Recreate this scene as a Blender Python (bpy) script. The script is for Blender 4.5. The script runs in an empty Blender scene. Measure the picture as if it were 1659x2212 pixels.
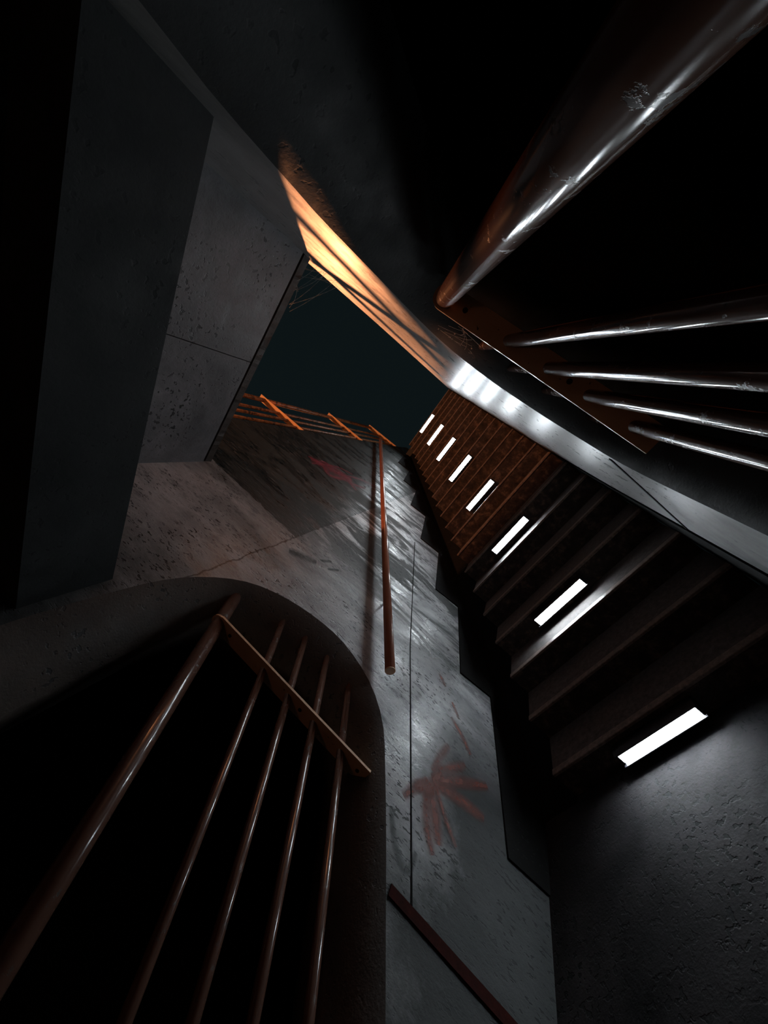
import bpy, bmesh, math, random
from mathutils import Vector, Matrix
random.seed(7)
C = bpy.context.scene
COL = C.collection
Z0 = 1.55                                   # the tunnel floor is z = 0, the eye stands at z = 1.55

# ------------------------------------------------------------------ camera, world, lamps, exposure
cam_d = bpy.data.cameras.new('camera'); cam = bpy.data.objects.new('camera', cam_d); COL.objects.link(cam)
cam_d.sensor_fit = 'HORIZONTAL'; cam_d.sensor_width = 36.0; cam_d.lens = 36.0*754.36/1659.0
cam_d.clip_start = 0.01; cam_d.clip_end = 200
Rw = Matrix(((0.562764597, 0.356852404, -0.745622136), (0.751230659, 0.155557607, 0.641447058), (0.344889120, -0.921117904, -0.180536153)))
M4 = Rw.transposed().to_4x4(); M4.translation = Vector((0, 0, Z0)); cam.matrix_world = M4
C.camera = cam

w = bpy.data.worlds.new('night_sky'); C.world = w; w.use_nodes = True
bg = w.node_tree.nodes['Background']; bg.inputs[0].default_value = (0.24, 0.42, 0.47, 1); bg.inputs[1].default_value = 0.016

LED_POWER = 85.0
LED_COLOR = (0.86, 0.95, 1.0)

def lamp(name, loc, energy, size, color):
    d = bpy.data.lights.new(name, 'POINT'); d.energy = energy; d.shadow_soft_size = size; d.color = color
    o = bpy.data.objects.new(name, d); COL.objects.link(o); o.location = (loc[0], loc[1], loc[2]+Z0); return o
SODIUM = (1.0, 0.37, 0.15)
lamp('street_light_glow', (-3.4, 6.9, 5.2), 3900, 0.04, SODIUM)
lamp('street_light_glow', (-1.1, -0.4, 7.8), 1450, 0.10, SODIUM)
lamp('passage_light_glow', (-0.6, -2.5, 0.1), 4.0, 0.08, (1.0, 0.42, 0.18))

C.view_settings.view_transform = 'Standard'; C.view_settings.look = 'None'
C.view_settings.gamma = 1; C.view_settings.use_curve_mapping = False
C.view_settings.exposure = 0.0

# ------------------------------------------------------------------ materials
def nodes(name):
    m = bpy.data.materials.new(name); m.use_nodes = True; nt = m.node_tree
    return m, nt, nt.nodes['Principled BSDF']
def mk(nt, kind, **kw):
    n = nt.nodes.new(kind)
    for k, v in kw.items(): setattr(n, k, v)
    return n
def mixc(nt, fac, a, b, mode='MIX'):
    n = mk(nt, 'ShaderNodeMix', data_type='RGBA', blend_type=mode)
    for sock, v in ((n.inputs[0], fac), (n.inputs[6], a), (n.inputs[7], b)):
        if hasattr(v, 'is_linked'): nt.links.new(v, sock)
        elif isinstance(v, (int, float)): sock.default_value = v
        else: sock.default_value = (*v, 1)
    return n.outputs[2]
def ramp(nt, src, pts):
    r = mk(nt, 'ShaderNodeValToRGB'); e = r.color_ramp.elements
    while len(e) < len(pts): e.new(0.5)
    for i, (p, c) in enumerate(pts):
        e[i].position = p; e[i].color = (c, c, c, 1) if isinstance(c, (int, float)) else (*c, 1)
    nt.links.new(src, r.inputs[0]); return r.outputs[0]
def noise(nt, vec, scale, detail=4, rough=0.55, sc=(1, 1, 1), dist=0.0):
    mp = mk(nt, 'ShaderNodeMapping'); mp.inputs['Scale'].default_value = sc; nt.links.new(vec, mp.inputs[0])
    n = mk(nt, 'ShaderNodeTexNoise'); n.inputs['Scale'].default_value = scale; n.inputs['Detail'].default_value = detail
    n.inputs['Roughness'].default_value = rough; n.inputs['Distortion'].default_value = dist
    nt.links.new(mp.outputs[0], n.inputs['Vector']); return n.outputs[0]
def math_(nt, op, a, b):
    n = mk(nt, 'ShaderNodeMath', operation=op)
    for i, v in enumerate((a, b)):
        if hasattr(v, 'is_linked'): nt.links.new(v, n.inputs[i])
        else: n.inputs[i].default_value = v
    return n.outputs[0]
def bump(nt, bs, h, strength=0.3, dist=0.01):
    b = mk(nt, 'ShaderNodeBump'); b.inputs['Strength'].default_value = strength; b.inputs['Distance'].default_value = dist
    nt.links.new(h, b.inputs['Height']); nt.links.new(b.outputs[0], bs.inputs['Normal'])

def concrete(name, lo, hi, rough=(0.34, 0.6), speck=0.62, streak=(1, 1, 1), boards=False, painted_shade=None, flat=0.0, bumpk=0.35, spec=0.5):
    """cast concrete: cloudy greys, dark pits and optional painted-in shade, faint green tint, slightly polished"""
    m, nt, bs = nodes(name)
    P = mk(nt, 'ShaderNodeNewGeometry').outputs['Position']
    big = noise(nt, P, 1.7, 6, 0.62, streak, 0.4)
    mid = noise(nt, P, 9, 6, 0.65, streak)
    fine = noise(nt, P, 90, 3, 0.6)
    base = ramp(nt, big, [(0.32, lo), (0.66, hi)])
    base = mixc(nt, 0.55*(1-flat), base, ramp(nt, mid, [(0.3, 0.35), (0.62, 1.0)]), 'MULTIPLY')
    base = mixc(nt, 0.3*(1-flat), base, ramp(nt, fine, [(0.3, 0.5), (0.7, 1.0)]), 'MULTIPLY')
    pit = noise(nt, P, 34, 2, 0.5, (streak[0], streak[1], streak[2]))
    gate = noise(nt, P, 2.6, 3, 0.5)
    pits = math_(nt, 'MULTIPLY', ramp(nt, pit, [(speck, 0.0), (speck+0.05, 1.0)]), ramp(nt, gate, [(0.42, 0.1), (0.6, 1.0)]))
    base = mixc(nt, pits, base, (0.015, 0.017, 0.018))
    if boards:
        # board-marked, stained upper part of the retaining wall beyond the tunnel mouth
        sep = mk(nt, 'ShaderNodeSeparateXYZ'); nt.links.new(P, sep.inputs[0])
        wob = math_(nt, 'MULTIPLY', math_(nt, 'SUBTRACT', noise(nt, P, 14, 3), 0.5), 0.05)
        yy = math_(nt, 'ADD', sep.outputs[1], wob)
        zz = math_(nt, 'ADD', sep.outputs[2], wob)
        my = math_(nt, 'GREATER_THAN', yy, 2.42); mz = math_(nt, 'GREATER_THAN', zz, 0.955+Z0)
        mask = math_(nt, 'MULTIPLY', my, mz)
        grain = noise(nt, P, 10, 6, 0.7, (1, 7, 0.7), 0.3)
        dark = ramp(nt, grain, [(0.40, (0.008, 0.011, 0.011)), (0.53, (0.028, 0.034, 0.035)), (0.62, (0.13, 0.135, 0.14)), (0.72, (0.40, 0.39, 0.40))])
        base = mixc(nt, mask, base, dark)
        # dark algae film running down over the lower part
        film = math_(nt, 'MULTIPLY', ramp(nt, noise(nt, P, 2.2, 8, 0.7, (1, 1.9, 0.5), 0.6), [(0.47, 0.0), (0.54, 0.85)]), ramp(nt, math_(nt, 'MULTIPLY', sep.outputs[1], 0.1), [(0.19, 0.0), (0.3, 1.0)]))
        base = mixc(nt, film, base, (0.02, 0.028, 0.026))
        seams = mk(nt, 'ShaderNodeMath', operation='PINGPONG'); nt.links.new(sep.outputs[1], seams.inputs[0]); seams.inputs[1].default_value = 0.11
        line = ramp(nt, seams.outputs[0], [(0.0, 1.0), (0.006, 0.0)])
        base = mixc(nt, math_(nt, 'MULTIPLY', line, mask), base, (0.008, 0.009, 0.009))
        jz = math_(nt, 'ABSOLUTE', math_(nt, 'SUBTRACT', zz, 0.955+Z0), 0)
        base = mixc(nt, ramp(nt, jz, [(0.003, 0.85), (0.009, 0.0)]), base, (0.012, 0.013, 0.014))
    if painted_shade:
        # light falloff painted into the colour: the roofed end of the tunnel, and the foot of the wall
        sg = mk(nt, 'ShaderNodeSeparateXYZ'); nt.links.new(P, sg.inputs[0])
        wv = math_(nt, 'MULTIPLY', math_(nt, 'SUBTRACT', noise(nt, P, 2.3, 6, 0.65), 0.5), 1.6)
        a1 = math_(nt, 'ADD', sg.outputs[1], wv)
        m1 = ramp(nt, math_(nt, 'MULTIPLY', a1, 0.2), [(painted_shade[0]*0.2, 1.0), (painted_shade[1]*0.2, 0.0)])
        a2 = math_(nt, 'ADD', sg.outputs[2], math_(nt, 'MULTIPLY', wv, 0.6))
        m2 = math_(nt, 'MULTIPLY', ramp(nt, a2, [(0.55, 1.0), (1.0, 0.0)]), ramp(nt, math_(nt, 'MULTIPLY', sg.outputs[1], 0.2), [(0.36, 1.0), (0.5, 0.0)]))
        base = mixc(nt, math_(nt, 'MULTIPLY', math_(nt, 'MAXIMUM', m1, m2), painted_shade[2]), base, (0.012, 0.016, 0.016))
    nt.links.new(base, bs.inputs['Base Color'])
    ro = ramp(nt, mid, [(0.35, rough[0]), (0.65, rough[1])])
    if boards: ro = mixc(nt, film, ro, (0.8, 0.8, 0.8))
    if painted_shade: ro = mixc(nt, math_(nt, 'MAXIMUM', m1, m2), ro, (0.75, 0.75, 0.75))
    nt.links.new(ro, bs.inputs['Roughness'])
    h = math_(nt, 'ADD', math_(nt, 'MULTIPLY', mid, 0.6), math_(nt, 'MULTIPLY', fine, 0.25))
    h = math_(nt, 'SUBTRACT', h, math_(nt, 'MULTIPLY', pits, 0.6))
    bs.inputs['Specular IOR Level'].default_value = spec
    bump(nt, bs, h, bumpk, 0.012)
    return m

M = {}
M['wall'] = concrete('concrete_wall', (0.24, 0.26, 0.27), (0.62, 0.62, 0.645), (0.2, 0.46), 0.6, (1, 2.0, 0.8), boards=True, painted_shade=(0.75, 1.7, 0.93))
M['wall_right'] = concrete('concrete_smooth_wall', (0.25, 0.25, 0.25), (0.42, 0.415, 0.41), (0.26, 0.36), 0.68, (1, 0.8, 1.4), painted_shade=(0.2, 1.0, 0.8), flat=0.75, bumpk=0.08)
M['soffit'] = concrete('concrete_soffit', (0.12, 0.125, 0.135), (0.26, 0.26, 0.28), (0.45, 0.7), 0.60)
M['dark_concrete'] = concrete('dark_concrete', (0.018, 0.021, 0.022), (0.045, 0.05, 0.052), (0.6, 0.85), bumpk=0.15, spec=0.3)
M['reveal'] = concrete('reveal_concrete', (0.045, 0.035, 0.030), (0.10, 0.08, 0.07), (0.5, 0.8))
M['floor'] = concrete('floor_concrete', (0.008, 0.009, 0.0095), (0.055, 0.052, 0.055), (0.75, 0.95), 0.56, spec=0.12)
M['trim_and_shade'] = concrete('trim_and_shade_black', (0.003, 0.0033, 0.0033), (0.008, 0.008, 0.008), (0.8, 0.95))  # near-black for the zigzag shade plate, right skirting, seams and gutter
M['trim_and_shade'].node_tree.nodes['Principled BSDF'].inputs['Specular IOR Level'].default_value = 0.15

def rust(name, c0, c1, c2, rough=(0.4, 0.7), metal=0.0, sc=22):
    m, nt, bs = nodes(name)
    P = mk(nt, 'ShaderNodeNewGeometry').outputs['Position']
    n = noise(nt, P, sc, 8, 0.7)
    base = ramp(nt, n, [(0.33, c0), (0.52, c1), (0.7, c2)])
    nt.links.new(base, bs.inputs['Base Color'])
    nt.links.new(ramp(nt, n, [(0.35, rough[0]), (0.65, rough[1])]), bs.inputs['Roughness'])
    bs.inputs['Metallic'].default_value = metal
    bump(nt, bs, n, 0.3, 0.004); return m
M['riser'] = rust('corroded_riser', (0.012, 0.010, 0.009), (0.045, 0.032, 0.027), (0.16, 0.11, 0.085), (0.5, 0.8), sc=13)
M['tread'] = rust('tread_concrete', (0.05, 0.044, 0.042), (0.10, 0.088, 0.084), (0.15, 0.13, 0.125), (0.6, 0.85), sc=30)
M['nosing'] = rust('worn_nosing', (0.08, 0.06, 0.05), (0.18, 0.13, 0.11), (0.3, 0.23, 0.2), (0.35, 0.6), sc=40)

def paint(name, col, chip, rough=0.17, amount=0.66):
    """glossy red-brown rail paint with dark chips"""
    m, nt, bs = nodes(name)
    P = mk(nt, 'ShaderNodeNewGeometry').outputs['Position']
    n = noise(nt, P, 26, 6, 0.7); g = noise(nt, P, 5, 2)
    mask = math_(nt, 'MULTIPLY', ramp(nt, n, [(amount-0.06, 0.0), (amount-0.03, 1.0)]), ramp(nt, g, [(0.4, 0.3), (0.6, 1.0)]))
    nt.links.new(mixc(nt, mask, mixc(nt, ramp(nt, g, [(0.3, 0.0), (0.7, 0.5)]), col, tuple(c*0.55 for c in col)), chip), bs.inputs['Base Color'])
    nt.links.new(ramp(nt, mask, [(0.0, rough), (1.0, 0.6)]), bs.inputs['Roughness'])
    bs.inputs['Coat Weight'].default_value = 0.3; bs.inputs['Coat Roughness'].default_value = 0.15
    bump(nt, bs, math_(nt, 'SUBTRACT', math_(nt, 'MULTIPLY', n, 0.2), mask), 0.25, 0.002); return m
M['rail'] = paint('rail_paint', (0.11, 0.055, 0.04), (0.02, 0.013, 0.01))
M['plate'] = paint('plate_paint', (0.80, 0.50, 0.30), (0.02, 0.013, 0.01), 0.4, 0.7)
M['bar_top'] = paint('street_rail_paint', (0.42, 0.20, 0.09), (0.03, 0.018, 0.01), 0.4, 0.56)
M['post_top'] = paint('street_post_paint', (0.9, 0.5, 0.22), (0.05, 0.02, 0.01), 0.45, 0.7)
M['pipe'] = paint('handrail_paint', (0.42, 0.16, 0.10), (0.05, 0.02, 0.015), 0.2, 0.74)
M['bolt'] = rust('bolt_iron', (0.01, 0.008, 0.007), (0.03, 0.02, 0.017), (0.06, 0.04, 0.03), (0.5, 0.7), 0.6)
M['red_trim'] = rust('oxide_red_trim', (0.015, 0.002, 0.0015), (0.025, 0.004, 0.003), (0.035, 0.006, 0.004), (0.8, 0.9))
M['red_trim'].node_tree.nodes['Principled BSDF'].inputs['Specular IOR Level'].default_value = 0.1
for k_ in ('riser', 'tread'): M[k_].node_tree.nodes['Principled BSDF'].inputs['Specular IOR Level'].default_value = 0.2
M['housing'] = rust('lamp_housing', (0.03, 0.03, 0.032), (0.05, 0.05, 0.055), (0.07, 0.07, 0.075), (0.35, 0.5), 0.8)
M['street'] = rust('asphalt', (0.03, 0.03, 0.03), (0.05, 0.05, 0.05), (0.08, 0.08, 0.08), (0.7, 0.9), sc=60)

def emit(name, col, s):
    m, nt, bs = nodes(name); bs.inputs['Base Color'].default_value = (0.9, 0.9, 0.9, 1)
    bs.inputs['Emission Color'].default_value = (*col, 1); bs.inputs['Emission Strength'].default_value = s
    bs.inputs['Roughness'].default_value = 0.4; return m
M['led'] = emit('led_diffuser', LED_COLOR, LED_POWER)

def spray(name, col, amt=0.8):
    m, nt, bs = nodes(name)
    uv = mk(nt, 'ShaderNodeUVMap'); sep = mk(nt, 'ShaderNodeSeparateXYZ'); nt.links.new(uv.outputs[0], sep.inputs[0])
    P = mk(nt, 'ShaderNodeNewGeometry').outputs['Position']
    edge = math_(nt, 'ABSOLUTE', math_(nt, 'SUBTRACT', sep.outputs[1], 0.5), 0)
    a = ramp(nt, edge, [(0.12, 1.0), (0.5, 0.0)])
    a = math_(nt, 'MULTIPLY', a, ramp(nt, noise(nt, P, 16, 5, 0.6), [(0.34, 0.55), (0.6, 1.0)]))
    nt.links.new(math_(nt, 'MULTIPLY', a, amt), bs.inputs['Alpha'])
    bs.inputs['Base Color'].default_value = (*col, 1); bs.inputs['Roughness'].default_value = 0.55
    return m
M['spray_red'] = spray('spray_red', (0.20, 0.05, 0.035), 0.8)
M['spray_pink'] = spray('spray_pink', (0.32, 0.05, 0.09), 0.6)
M['spray_grey'] = spray('spray_grey', (0.06, 0.07, 0.07), 0.7)
M['spray_white'] = spray('spray_white', (0.6, 0.6, 0.62), 0.5)
mw, ntw, bsw = nodes('cobweb_silk'); bsw.inputs['Base Color'].default_value = (0.7, 0.6, 0.5, 1); bsw.inputs['Roughness'].default_value = 0.6; M['silk'] = mw

# ------------------------------------------------------------------ helpers (all coordinates relative to the eye height, Z0 added when linking)
def link(name, bm, mat, parent=None, smooth=False):
    bmesh.ops.recalc_face_normals(bm, faces=bm.faces)
    me = bpy.data.meshes.new(name)
    for v in bm.verts: v.co.z += Z0
    bm.to_mesh(me); bm.free()
    for m_ in (mat if isinstance(mat, (list, tuple)) else [mat]): me.materials.append(m_)
    o = bpy.data.objects.new(name, me); COL.objects.link(o)
    if parent: o.parent = parent
    if smooth:
        for p in me.polygons: p.use_smooth = True
    return o
def tag(o, label=None, cat=None, group=None, kind=None):
    for k, v in (('label', label), ('category', cat), ('group', group), ('kind', kind)):
        if v: o[k] = v
    return o
def _root(name, label, cat, group=None):
    o = bpy.data.objects.new(name, None); COL.objects.link(o); return tag(o, label, cat, group)
def box(bm, x0, x1, y0, y1, z0, z1, bev=0.0):
    r = bmesh.ops.create_cube(bm, size=1.0)
    for v in r['verts']:
        v.co = Vector(((x0+x1)/2+v.co.x*(x1-x0), (y0+y1)/2+v.co.y*(y1-y0), (z0+z1)/2+v.co.z*(z1-z0)))
    if bev:
        es = list({e for v in r['verts'] for e in v.link_edges})
        bmesh.ops.bevel(bm, geom=es, offset=bev, segments=2, affect='EDGES', profile=0.5)
def prism(bm, yz, x0, x1):
    """polygon in the vertical plane, extruded across the passage"""
    a = [bm.verts.new((x0, y, z)) for y, z in yz]; b = [bm.verts.new((x1, y, z)) for y, z in yz]
    bm.faces.new(a); bm.faces.new(b[::-1])
    n = len(yz)
    for i in range(n): bm.faces.new((a[i], b[i], b[(i+1) % n], a[(i+1) % n]))
def tube(bm, p0, p1, r, seg=28, cap=0.0):
    p0, p1 = Vector(p0), Vector(p1); d = (p1-p0); L = d.length; d.normalize()
    u = d.orthogonal().normalized(); v = d.cross(u)
    prof = [(0, r)] if not cap else [(0, r*0.86), (cap, r)]
    prof += [(L, r)] if not cap else [(L-cap, r), (L, r*0.86)]
    rings = []
    for t, rr in prof:
        rings.append([bm.verts.new(p0+d*t+(u*math.cos(2*math.pi*k/seg)+v*math.sin(2*math.pi*k/seg))*rr) for k in range(seg)])
    for a, b in zip(rings, rings[1:]):
        for k in range(seg): bm.faces.new((a[k], a[(k+1) % seg], b[(k+1) % seg], b[k])).smooth = True
    bm.faces.new(rings[0][::-1]); bm.faces.new(rings[-1])
def tubeobj(name, p0, p1, r, mat, parent, cap=0.0, seg=28):
    bm = bmesh.new(); tube(bm, p0, p1, r, seg, cap); return link(name, bm, mat, parent)
def boxobj(name, dims, mat, parent=None, bev=0.0):
    bm = bmesh.new(); box(bm, *dims, bev=bev); return link(name, bm, mat, parent)
def catmull(pts, n=8):
    out = []
    P = [pts[0]]+list(pts)+[pts[-1]]
    for i in range(1, len(P)-2):
        for k in range(n):
            t = k/n; a, b, c, d = P[i-1], P[i], P[i+1], P[i+2]
            out.append(tuple(0.5*((2*b[j])+(-a[j]+c[j])*t+(2*a[j]-5*b[j]+4*c[j]-d[j])*t*t+(-a[j]+3*b[j]-3*c[j]+d[j])*t**3) for j in (0, 1)))
    out.append(pts[-1]); return out
def resample(pts, n):
    L = [0]
    for a, b in zip(pts, pts[1:]): L.append(L[-1]+math.hypot(b[0]-a[0], b[1]-a[1]))
    out = []; j = 0
    for i in range(n):
        t = L[-1]*i/(n-1)
        while j < len(L)-2 and L[j+1] < t: j += 1
        f = (t-L[j])/max(1e-9, L[j+1]-L[j]); out.append((pts[j][0]+(pts[j+1][0]-pts[j][0])*f, pts[j][1]+(pts[j+1][1]-pts[j][1])*f))
    return out

# ------------------------------------------------------------------ dimensions
XL, XR = -1.6, 0.2                          # inner faces of the two side walls
SX0, SX1 = -1.33, 0.2                       # the steps
RISE, RUN = 0.1653, 0.29
Y1, Z1 = 2.04, -1.385                       # first nosing
NSTEP = 22
FL = -1.55
TOP = Z1+RISE*(NSTEP-1)                     # street level
SL = 0.463                                  # slope of the rails in the openings

# ------------------------------------------------------------------ walls with the rounded side openings
def side_wall(name, xw, s, outer, F, I, mat_front, mat_rev):
    """s = direction away from the passage; F = opening outline on the passage face, I = the smaller outline behind the splay"""
    N = 90
    F = resample(F+[F[0]], N+1)[:-1]; I = resample(I+[I[0]], N+1)[:-1]
    bm = bmesh.new()
    def ring(pts, x): return [bm.verts.new((x, y, z)) for y, z in pts]
    x0, x1, x2 = xw, xw+s*0.2, xw+s*0.35
    f0, i1, i2 = ring(F, x0), ring(I, x1), ring(I, x2)
    for a, b in ((f0, i1), (i1, i2)):
        for k in range(N):
            fc = bm.faces.new((a[k], a[(k+1) % N], b[(k+1) % N], b[k])); fc.material_index = 1; fc.smooth = True
    o0, o2 = ring(outer, x0), ring(outer, x2); n = len(outer)
    for k in range(n): bm.faces.new((o0[k], o0[(k+1) % n], o2[(k+1) % n], o2[k]))
    for hole, out in ((f0, o0), (i2, o2)):
        es = [bm.edges.get((hole[k], hole[(k+1) % N])) for k in range(N)]+[bm.edges.get((out[k], out[(k+1) % n])) for k in range(n)]
        bmesh.ops.triangle_fill(bm, use_beauty=True, edges=es)
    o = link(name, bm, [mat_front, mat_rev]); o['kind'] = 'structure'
    return o

back_close = [(-0.6, -1.47), (-0.6, 0.98)]
FLp = catmull([(0.2, 1.02), (0.64, 1.05), (1.1, 1.02), (1.30, 0.985), (1.445, 0.93), (1.56, 0.865), (1.647, 0.798), (1.731, 0.705), (1.82, 0.54), (1.885, 0.325), (1.906, 0.095), (1.856, -0.122), (1.768, -0.288), (1.633, -0.421), (1.465, -0.514), (1.209, -0.642), (1.03, -0.725)])
FLp = FLp+[(-0.6, -0.725-SL*1.63), (-0.6, 1.02)]
FRp = catmull([(0.2, 0.86), (0.497, 0.91), (0.694, 0.95), (0.957, 0.93), (1.087, 0.918), (1.394, 0.82), (1.582, 0.765), (1.767, 0.69), (1.91, 0.572), (1.975, 0.40), (1.982, 0.3), (1.945, 0.15), (1.89, 0.0), (1.815, -0.133), (1.71, -0.3), (1.55, -0.42), (1.317, -0.541), (1.173, -0.615)])
FRp = FRp+[(-0.6, -0.615-SL*1.773), (-0.6, 0.86)]
Ip = catmull([(0.2, 0.80), (0.7, 0.80), (1.1, 0.79), (1.36, 0.73), (1.50, 0.60), (1.56, 0.45), (1.59, 0.25), (1.60, 0.0), (1.565, -0.18), (1.44, -0.334), (1.15, -0.49), (0.9, -0.605)])
Ip = Ip+[(-0.45, -0.605-SL*1.35), (-0.45, 0.80)]

outL = [(-3, FL-0.3), (9.2, FL-0.3), (9.2, 2.36), (8.49, 2.385), (6.64, 2.53), (4.7, 2.69), (3.39, 2.79), (2.2, 2.85), (-3, 2.85)]
outR = [(-3, FL-0.3), (9.0, FL-0.3), (9.0, 2.12), (8.2, 2.14), (6.2, 2.16), (4.08, 2.20), (2.96, 2.30), (2.37, 2.42), (2.2, 2.85), (-3, 2.85)]
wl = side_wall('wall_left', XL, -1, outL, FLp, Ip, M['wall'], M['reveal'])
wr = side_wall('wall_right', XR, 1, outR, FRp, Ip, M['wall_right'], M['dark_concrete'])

def struct(name, fn, mat):
    bm = bmesh.new(); fn(bm); return tag(link(name, bm, mat), kind='structure')
struct('floor', lambda b: box(b, -4.2, 3.0, -3.2, 2.6, FL-0.12, FL), M['floor'])
struct('wall_back', lambda b: box(b, -4.2, 3.0, -3.2, -3.0, FL, 2.85), M['dark_concrete'])
struct('wall_far_left', lambda b: box(b, -4.2, -4.0, -3.0, 2.6, FL, 2.4), M['dark_concrete'])
struct('wall_far_right', lambda b: box(b, 2.8, 3.0, -3.0, 2.6, FL, 2.4), M['dark_concrete'])
# ground the two side passages end against, and the street beyond the top step
struct('wall_end_left', lambda b: box(b, -4.2, -1.95, 2.4, 2.6, FL, 2.35), M['dark_concrete'])
struct('wall_end_right', lambda b: box(b, 0.55, 3.0, 2.4, 2.6, FL, 2.6), M['dark_concrete'])
struct('floor', lambda b: box(b, -14, -1.95, 2.6, 30, 1.9, 2.05), M['street'])
struct('floor', lambda b: box(b, 0.55, 14, 2.6, 30, 1.9, 2.05), M['street'])
struct('floor', lambda b: box(b, -1.95, 0.55, Y1+RUN*NSTEP-0.02, 30, 1.6, TOP), M['street'])
# lower ceiling slab, the higher soffit at the mouth, cover over the side passages
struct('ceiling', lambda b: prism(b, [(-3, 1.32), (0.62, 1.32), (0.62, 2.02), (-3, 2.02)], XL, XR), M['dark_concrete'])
def low_edge(b):                            # the lower slab's skewed edge beam
    pts = [(XR, 0.80), (XL, 1.06), (XL, 0.70), (XR, 0.52)]
    vs = []
    for z in (1.1, 2.02): vs.append([b.verts.new((x, y, z)) for x, y in pts])
    b.faces.new(vs[0]); b.faces.new(vs[1][::-1])
    for k in range(4): b.faces.new((vs[0][k], vs[0][(k+1) % 4], vs[1][(k+1) % 4], vs[1][k]))
struct('trim_1', low_edge, M['dark_concrete'])
def soffit(b):
    box(b, XL, -0.646, 0.6, 2.30, 2.0, 2.4); box(b, -0.640, XR, 0.6, 2.30, 2.0, 2.4); box(b, XL, XR, 0.6, 2.38, 2.03, 2.7)
struct('ceiling', soffit, M['soffit'])
def lip(b):
    n = 60; rnd = random.Random(3)
    prev = None
    for i in range(n+1):
        x = XL+(XR-XL)*i/n; e = rnd.uniform(-0.006, 0.006)
        ring = [b.verts.new((x, 2.325+e*0.3, 2.004+e*0.3)), b.verts.new((x, 2.385+e, 1.998+e)), b.verts.new((x, 2.40+e, 2.05)), b.verts.new((x, 2.40, 2.7)), b.verts.new((x, 2.325, 2.7))]
        if prev:
            for k in range(5): b.faces.new((prev[k], prev[(k+1) % 5], ring[(k+1) % 5], ring[k]))
        else: b.faces.new(ring)
        prev = ring
    b.faces.new(prev[::-1])
struct('trim_2', lip, M['reveal'])
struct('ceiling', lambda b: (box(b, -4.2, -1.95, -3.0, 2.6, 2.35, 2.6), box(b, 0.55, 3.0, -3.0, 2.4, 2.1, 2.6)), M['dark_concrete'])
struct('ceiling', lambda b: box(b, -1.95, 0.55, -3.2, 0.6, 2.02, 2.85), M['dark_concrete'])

# unseen sloped wall added behind the left wall to cut off the street lamp
pp = bmesh.new(); prism(pp, [(4.0, 2.05), (7.5, 2.05), (7.5, 4.544+0.27*1.253), (6.247, 4.544), (4.0, 4.544-0.27*2.247)], -2.95, -2.85)
tag(link('wall_light_block', pp, M['dark_concrete']), kind='structure')

# zigzag dark plate in place of shade on the left wall, plain skirting along the right, oxide-red strip, thin panel joint
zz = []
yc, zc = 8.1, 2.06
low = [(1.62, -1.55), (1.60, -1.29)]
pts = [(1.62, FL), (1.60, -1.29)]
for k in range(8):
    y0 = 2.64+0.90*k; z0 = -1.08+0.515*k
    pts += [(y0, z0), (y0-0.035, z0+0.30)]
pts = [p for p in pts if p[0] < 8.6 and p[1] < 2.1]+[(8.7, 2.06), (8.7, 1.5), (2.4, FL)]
struct('zigzag_shade', lambda b: prism(b, pts, XL, XL+0.012), M['trim_and_shade'])
struct('trim_4', lambda b: prism(b, [(8.2, 2.135), (8.2, 1.9), (1.9, FL), (0.2, FL), (0.5, -1.50), (1.83, -1.075), (3.07, -0.66), (4.2, -0.17), (5.2, 0.42)], XR-0.010, XR), M['trim_and_shade'])
struct('trim_5', lambda b: box(b, XL, XL+0.008, 1.035, 1.075, FL, -0.73), M['red_trim'])
struct('trim_6', lambda b: prism(b, [(1.745, -0.31), (1.76, -0.302), (2.375, -1.03), (2.36, -1.045)], XR-0.004, XR), M['trim_and_shade'])
def seam(b):
    a = [(4.174, 0.265), (2.4, -0.33), (1.08, -0.838)]
    q = [(y, z+0.004) for y, z in a]+[(y, z-0.004) for y, z in a[::-1]]
    prism(b, q, XL, XL+0.003)
struct('trim_7', seam, M['trim_and_shade'])
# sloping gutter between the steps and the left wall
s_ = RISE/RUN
struct('trim_8', lambda b: prism(b, [(2.3, FL-0.1), (2.0, FL), (Y1+RUN*(NSTEP-1), TOP-0.19), (Y1+RUN*(NSTEP-1), TOP-0.5)], XL+0.012, SX0), M['trim_and_shade'])

# graffiti: soft sprayed strokes on the left wall
def strokes(name, parent, mat, lines, wd, off):
    bm = bmesh.new(); uvl = bm.loops.layers.uv.new('UVMap')
    for pts_, wdt in lines:
        P = catmull(pts_, 6) if len(pts_) > 2 else resample(pts_, 8)
        prev = None; n = len(P)
        for i, (y, z) in enumerate(P):
            a = P[max(0, i-1)]; b = P[min(n-1, i+1)]; d = Vector((b[0]-a[0], b[1]-a[1])).normalized(); nrm = (-d.y, d.x)
            k = wdt*wd*(0.55+0.45*math.sin(math.pi*min(1, max(0, (i+0.6)/(n+0.2)))))
            cur = (bm.verts.new((XL+off, y+nrm[0]*k, z+nrm[1]*k)), bm.verts.new((XL+off, y-nrm[0]*k, z-nrm[1]*k)), i/(n-1))
            if prev:
                f = bm.faces.new((prev[0], cur[0], cur[1], prev[1]))
                for l, uv in zip(f.loops, ((prev[2], 0), (cur[2], 0), (cur[2], 1), (prev[2], 1))): l[uvl].uv = uv
            prev = cur
        off += 0.0004
    return link(name, bm, mat, parent)
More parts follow.
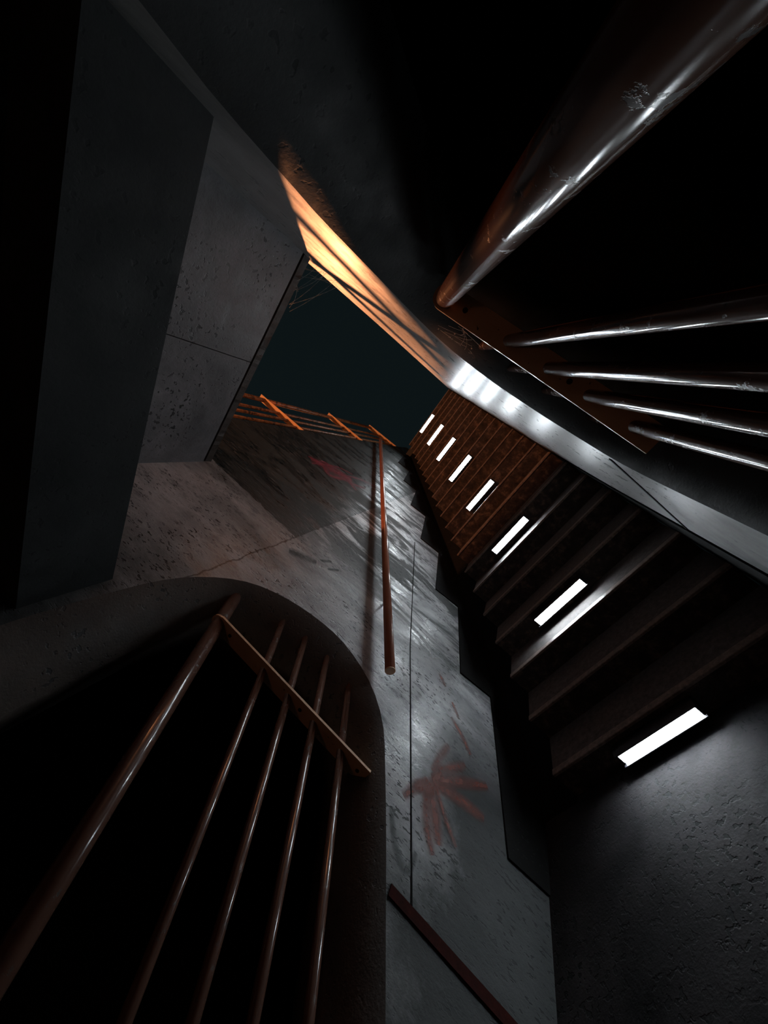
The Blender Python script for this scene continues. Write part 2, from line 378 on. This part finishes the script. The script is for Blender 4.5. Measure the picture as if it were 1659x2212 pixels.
burst = [([(1.594, -0.76), (1.41, -0.66)], 0.9), ([(1.594, -0.781), (1.48, -0.84), (1.36, -0.90)], 1.1), ([(1.56, -0.77), (1.42, -0.80), (1.30, -0.88)], 0.8),
         ([(1.60, -0.80), (1.65, -0.95), (1.68, -1.13)], 1.1), ([(1.62, -0.78), (1.75, -0.95), (1.88, -1.13)], 1.1), ([(1.70, -0.80), (1.80, -0.90), (1.88, -0.96)], 0.9),
         ([(1.66, -0.77), (1.80, -0.80), (1.90, -0.83)], 0.8), ([(1.50, -0.70), (1.56, -0.78), (1.70, -0.82)], 1.2), ([(1.62, -0.80), (1.50, -0.90), (1.42, -0.99)], 0.5)]
strokes('graffiti', wl, M['spray_red'], burst, 0.042, 0.0012)
strokes('graffiti', wl, M['spray_red'], [([(2.12, -0.80), (2.06, -0.90), (1.98, -0.99)], 1.0), ([(2.25, -0.78), (2.16, -0.86)], 0.7), ([(2.40, -0.62), (2.33, -0.70)], 0.8)], 0.028, 0.0012)
strokes('graffiti', wl, M['spray_pink'], [([(4.0, 2.0), (4.2, 1.75), (4.4, 1.5)], 2.6), ([(4.0, 2.05), (4.1, 1.85), (4.0, 1.65), (4.25, 1.5), (4.2, 1.3)], 1.0), ([(4.2, 1.95), (4.35, 1.7), (4.3, 1.45), (4.5, 1.3)], 0.8), ([(3.9, 1.9), (4.4, 1.8), (4.6, 1.6)], 0.6), ([(4.4, 1.6), (4.7, 1.45), (4.9, 1.2)], 0.6)], 0.06, 0.0012)
strokes('graffiti', wl, M['spray_grey'], [([(2.22, 0.86), (2.28, 0.78), (2.36, 0.66)], 1.3), ([(2.42, 0.66), (2.52, 0.60)], 0.5), ([(2.40, 0.56), (2.50, 0.50)], 0.5), ([(1.32, -0.62), (1.2, -0.70), (1.16, -0.78), (1.25, -0.80)], 0.5)], 0.05, 0.0012)
strokes('graffiti', wl, M['spray_white'], [([(2.95, -0.36), (2.85, -0.34), (2.80, -0.42), (2.88, -0.47), (2.95, -0.42)], 1.0), ([(2.68, -0.40), (2.62, -0.47), (2.70, -0.52), (2.76, -0.46), (2.68, -0.42)], 1.0), ([(2.58, -0.46), (2.50, -0.52), (2.56, -0.58)], 1.0)], 0.008, 0.0012)

# ------------------------------------------------------------------ staircase
st = _root('staircase', 'straight concrete stair with corroded risers rising from the tunnel floor to the street', 'staircase')
proto = None
def make_step(k):
    y = Y1+RUN*k; z = Z1+RISE*k
    bm = bmesh.new(); box(bm, SX0, SX1-0.012, y, y+RUN+0.03, z-RISE-0.02, z-0.012, 0.003)
    s = link('step', bm, M['riser'], st)
    bm = bmesh.new(); box(bm, SX0, SX1-0.012, y-0.002, y+RUN, z-0.012, z, 0.002)
    link('tread', bm, M['tread'], s)
    bm = bmesh.new()
    prism(bm, [(y-0.006, z-0.013), (y-0.006, z+0.001), (y-0.003, z+0.003), (y+0.035, z+0.003), (y+0.035, z-0.002), (y-0.001, z-0.002), (y-0.001, z-0.013)], SX0-0.002, SX1-0.013)
    link('nosing', bm, M['nosing'], s)
    return s
for k in range(NSTEP): make_step(k)

# ------------------------------------------------------------------ eight linear lights, one on every third riser
LABELS = ['largest white linear light, mounted on the lowest riser just above the tunnel floor',
          'second white linear light up the stair, above the brightly lit wide tread',
          'third white linear light up the stair, above a thin sliver of lit tread',
          'fourth white linear light up the stair, lowest of those among the brown risers',
          'fifth white linear light up the stair, the brightest one midway among the brown risers',
          'sixth white linear light up the stair, between the fifth and the two smallest',
          'seventh white linear light up the stair, second smallest near the top',
          'smallest white linear light, on the topmost riser below the street']
LX = -0.69
def make_light(i):
    y = Y1+0.87*i; z = -1.46+3*RISE*i
    r = _root('step_light', LABELS[i], 'light', 'linear lights on the stair risers')
    boxobj('housing', (LX-0.25, LX+0.25, y-0.045, y-0.0005, z-0.034, z+0.034), M['housing'], r, 0.004)
    bm = bmesh.new(); hw = 0.236
    prism(bm, [(y-0.045, z-0.028), (y-0.060, z-0.028), (y-0.068, z-0.020), (y-0.068, z+0.022), (y-0.060, z+0.028), (y-0.045, z+0.028)], LX-hw, LX+hw)
    link('diffuser', bm, M['led'], r)
    for zz0 in (z-0.037, z+0.031):
        boxobj('shade_lip', (LX-0.25, LX+0.25, y-0.086, y-0.044, zz0, zz0+0.006), M['housing'], r)
    for sx in (-1, 1):
        a, b = sorted((LX+sx*hw, LX+sx*(hw+0.008)))
        boxobj('end_cap', (a, b, y-0.070, y-0.044, z-0.031, z+0.031), M['housing'], r, 0.002)
    r.location = (0, 0, 0); return r
for i in range(8): make_light(i)

# ------------------------------------------------------------------ guard railings in the openings
def plate_bm(bm, xc, y, ztop, zbot, hw, th, rtop):
    """flat bar standing across the rails, its head rounded around the handrail"""
    pts_ = [(xc-hw, zbot), (xc+hw, zbot), (xc+hw, ztop)]
    n = 16
    for k in range(n+1):
        a = math.pi*k/n; pts_.append((xc+rtop*math.cos(a), ztop+rtop*math.sin(a)))
    pts_ += [(xc-hw, ztop)]
    vs = [[bm.verts.new((x, yy, z)) for x, z in pts_] for yy in (y-th/2, y+th/2)]
    bm.faces.new(vs[0]); bm.faces.new(vs[1][::-1]); m = len(pts_)
    for k in range(m): bm.faces.new((vs[0][k], vs[0][(k+1) % m], vs[1][(k+1) % m], vs[1][k]))
def guard(label, x, yp, zh, zr, zb, yend, hw, lean, handrail_end, SL=SL, rr=0.0205, hd=None):
    r = _root('guard_railing', label, 'railing')
    ystart = -0.50
    hl, hs = hd or (lean, SL)
    tubeobj('handrail', (x-hl*(yp-ystart), ystart, zh-hs*(yp-ystart)), (x+hl*(handrail_end-yp), handrail_end, zh+hs*(handrail_end-yp)), 0.039, M['rail'], r)
    for z, ye in zip(zr, yend):
        tubeobj('rail', (x-lean*(yp-ystart), ystart, z-SL*(yp-ystart)), (x+lean*(ye-yp), ye, z+SL*(ye-yp)), rr, M['rail'], r)
    bm = bmesh.new(); plate_bm(bm, x, yp, zh, zb, hw, 0.012, 0.050)
    p = link('post', bm, M['plate'], r)
    for z in (zh-0.10, (zr[1]+zr[2])/2, zb+0.05):
        tubeobj('bolt', (x, yp-0.010, z), (x, yp+0.010, z), 0.011, M['bolt'], p, seg=8)
    return r
guard('round-bar guard railing filling the arched opening in the left wall, one flat post in front', -1.69, 1.40, 0.655, (0.284, 0.09, -0.103, -0.302), -0.475,
      (1.80, 1.82, 1.83, 1.80), 0.055, 0, 1.64)
guard('round-bar guard railing fanning away right behind the bright wall edge, one flat orange post', 0.30, 1.50, 0.615, (0.303, 0.119, -0.057, -0.246), -0.335,
      (1.86, 1.86, 1.82, 1.78), 0.05, -0.033, 1.53, 0.483, 0.023, (0.03, 0.435))

# ------------------------------------------------------------------ railing along the street edge above the left wall
def topz(y):
    T = [(2.2, 2.85), (3.39, 2.79), (4.7, 2.69), (6.64, 2.53), (8.49, 2.385), (9.2, 2.36)]
    for (a, b), (c, d) in zip(T, T[1:]):
        if y <= c: return b+(d-b)*(y-a)/(c-a)
    return T[-1][1]
sr = _root('street_railing', 'orange-lit street railing of flat posts and four bars on top of the left wall', 'railing')
posts = [(2.85, 0.97), (4.715, 0.97), (6.64, 0.98), (8.42, 0.92)]
XP = -1.655
def hz(y, f):                                # height of a bar at fraction f down the posts
    def h(yy): return topz(yy)+0.97*(1-f)-(0.05 if yy > 8 else 0)
    return h(y)
for f, rad, nm in ((0.06, 0.033, 'handrail'), (0.42, 0.021, 'rail'), (0.61, 0.021, 'rail'), (0.80, 0.021, 'rail')):
    bm = bmesh.new()
    tube(bm, (XP, 2.55, hz(2.55, f)), (XP, 8.5, hz(8.5, f)), rad, 20)
    link(nm, bm, M['bar_top'], sr)
for y, h in posts:
    bm = bmesh.new(); zt = topz(y)
    prism(bm, [(y-0.006, zt-0.0), (y+0.006, zt-0.0), (y+0.006, zt+h), (y-0.006, zt+h)], XP-0.05, XP+0.05)
    p = link('post', bm, M['post_top'], sr)
    boxobj('foot_plate', (XP-0.055, XP+0.054, y-0.05, y+0.05, zt-0.012, zt+0.008), M['bolt'], p)

# ------------------------------------------------------------------ wall handrail
hr = _root('wall_handrail', 'red-painted round pipe handrail slanting along the bright left wall', 'handrail')
a_, b_ = Vector((-1.5, 1.90, -0.275)), Vector((-1.5, 7.30, 2.464))
tubeobj('pipe', a_, b_, 0.034, M['pipe'], hr, 0.003, 32)
tubeobj('end_cap', a_-(b_-a_).normalized()*0.004, a_+(b_-a_).normalized()*0.002, 0.0345, M['plate'], hr, 0.001, 32)
for t in (0.12, 0.42, 0.72, 0.95):
    q = a_.lerp(b_, t); dv = (q-Vector((0, 0, 0))); e = q+dv*((XL+0.0-q.x)/dv.x)
    tubeobj('bracket', q, (XL, q.y+0.06, q.z-0.02), 0.009, M['rail'], hr, seg=10)

# ------------------------------------------------------------------ cobwebs
def web(label, anchors, n, seed):
    rnd = random.Random(seed); bm = bmesh.new()
    for _ in range(n):
        p = Vector(rnd.choice(anchors)); q = Vector(rnd.choice(anchors))
        p = p+Vector([rnd.uniform(-0.03, 0.03) for _ in range(3)]); q = q+Vector([rnd.uniform(-0.03, 0.03) for _ in range(3)])
        if (p-q).length < 0.02: continue
        mid = (p+q)/2+Vector((0, 0, -0.02-rnd.random()*0.03))
        ps = [p.lerp(mid, t/4).lerp(mid.lerp(q, t/4), t/4) for t in range(5)]
        for u, v in zip(ps, ps[1:]): tube(bm, u, v, 0.0006, 4)
    for _ in range(n//2):
        p = Vector(rnd.choice(anchors))+Vector([rnd.uniform(-0.03, 0.03) for _ in range(3)])
        bmesh.ops.create_icosphere(bm, subdivisions=1, radius=rnd.uniform(0.0015, 0.004), matrix=Matrix.Translation(p))
    return tag(link('cobweb', bm, M['silk']), label, 'cobweb', kind='stuff')
web('dusty cobweb strands hanging off the soffit edge near the right wall', [(-0.02, 2.39, 2.0), (0.10, 2.40, 2.0), (0.19, 2.42, 1.90), (0.19, 2.6, 1.95), (-0.15, 2.40, 1.99), (0.19, 2.5, 1.8)], 16, 5)
web('dusty cobweb strands on the dark reveal beside the right railing post', [(0.235, 1.62, 0.60), (0.245, 1.66, 0.53), (0.24, 1.72, 0.50), (0.235, 1.74, 0.47), (0.245, 1.70, 0.56)], 16, 9)
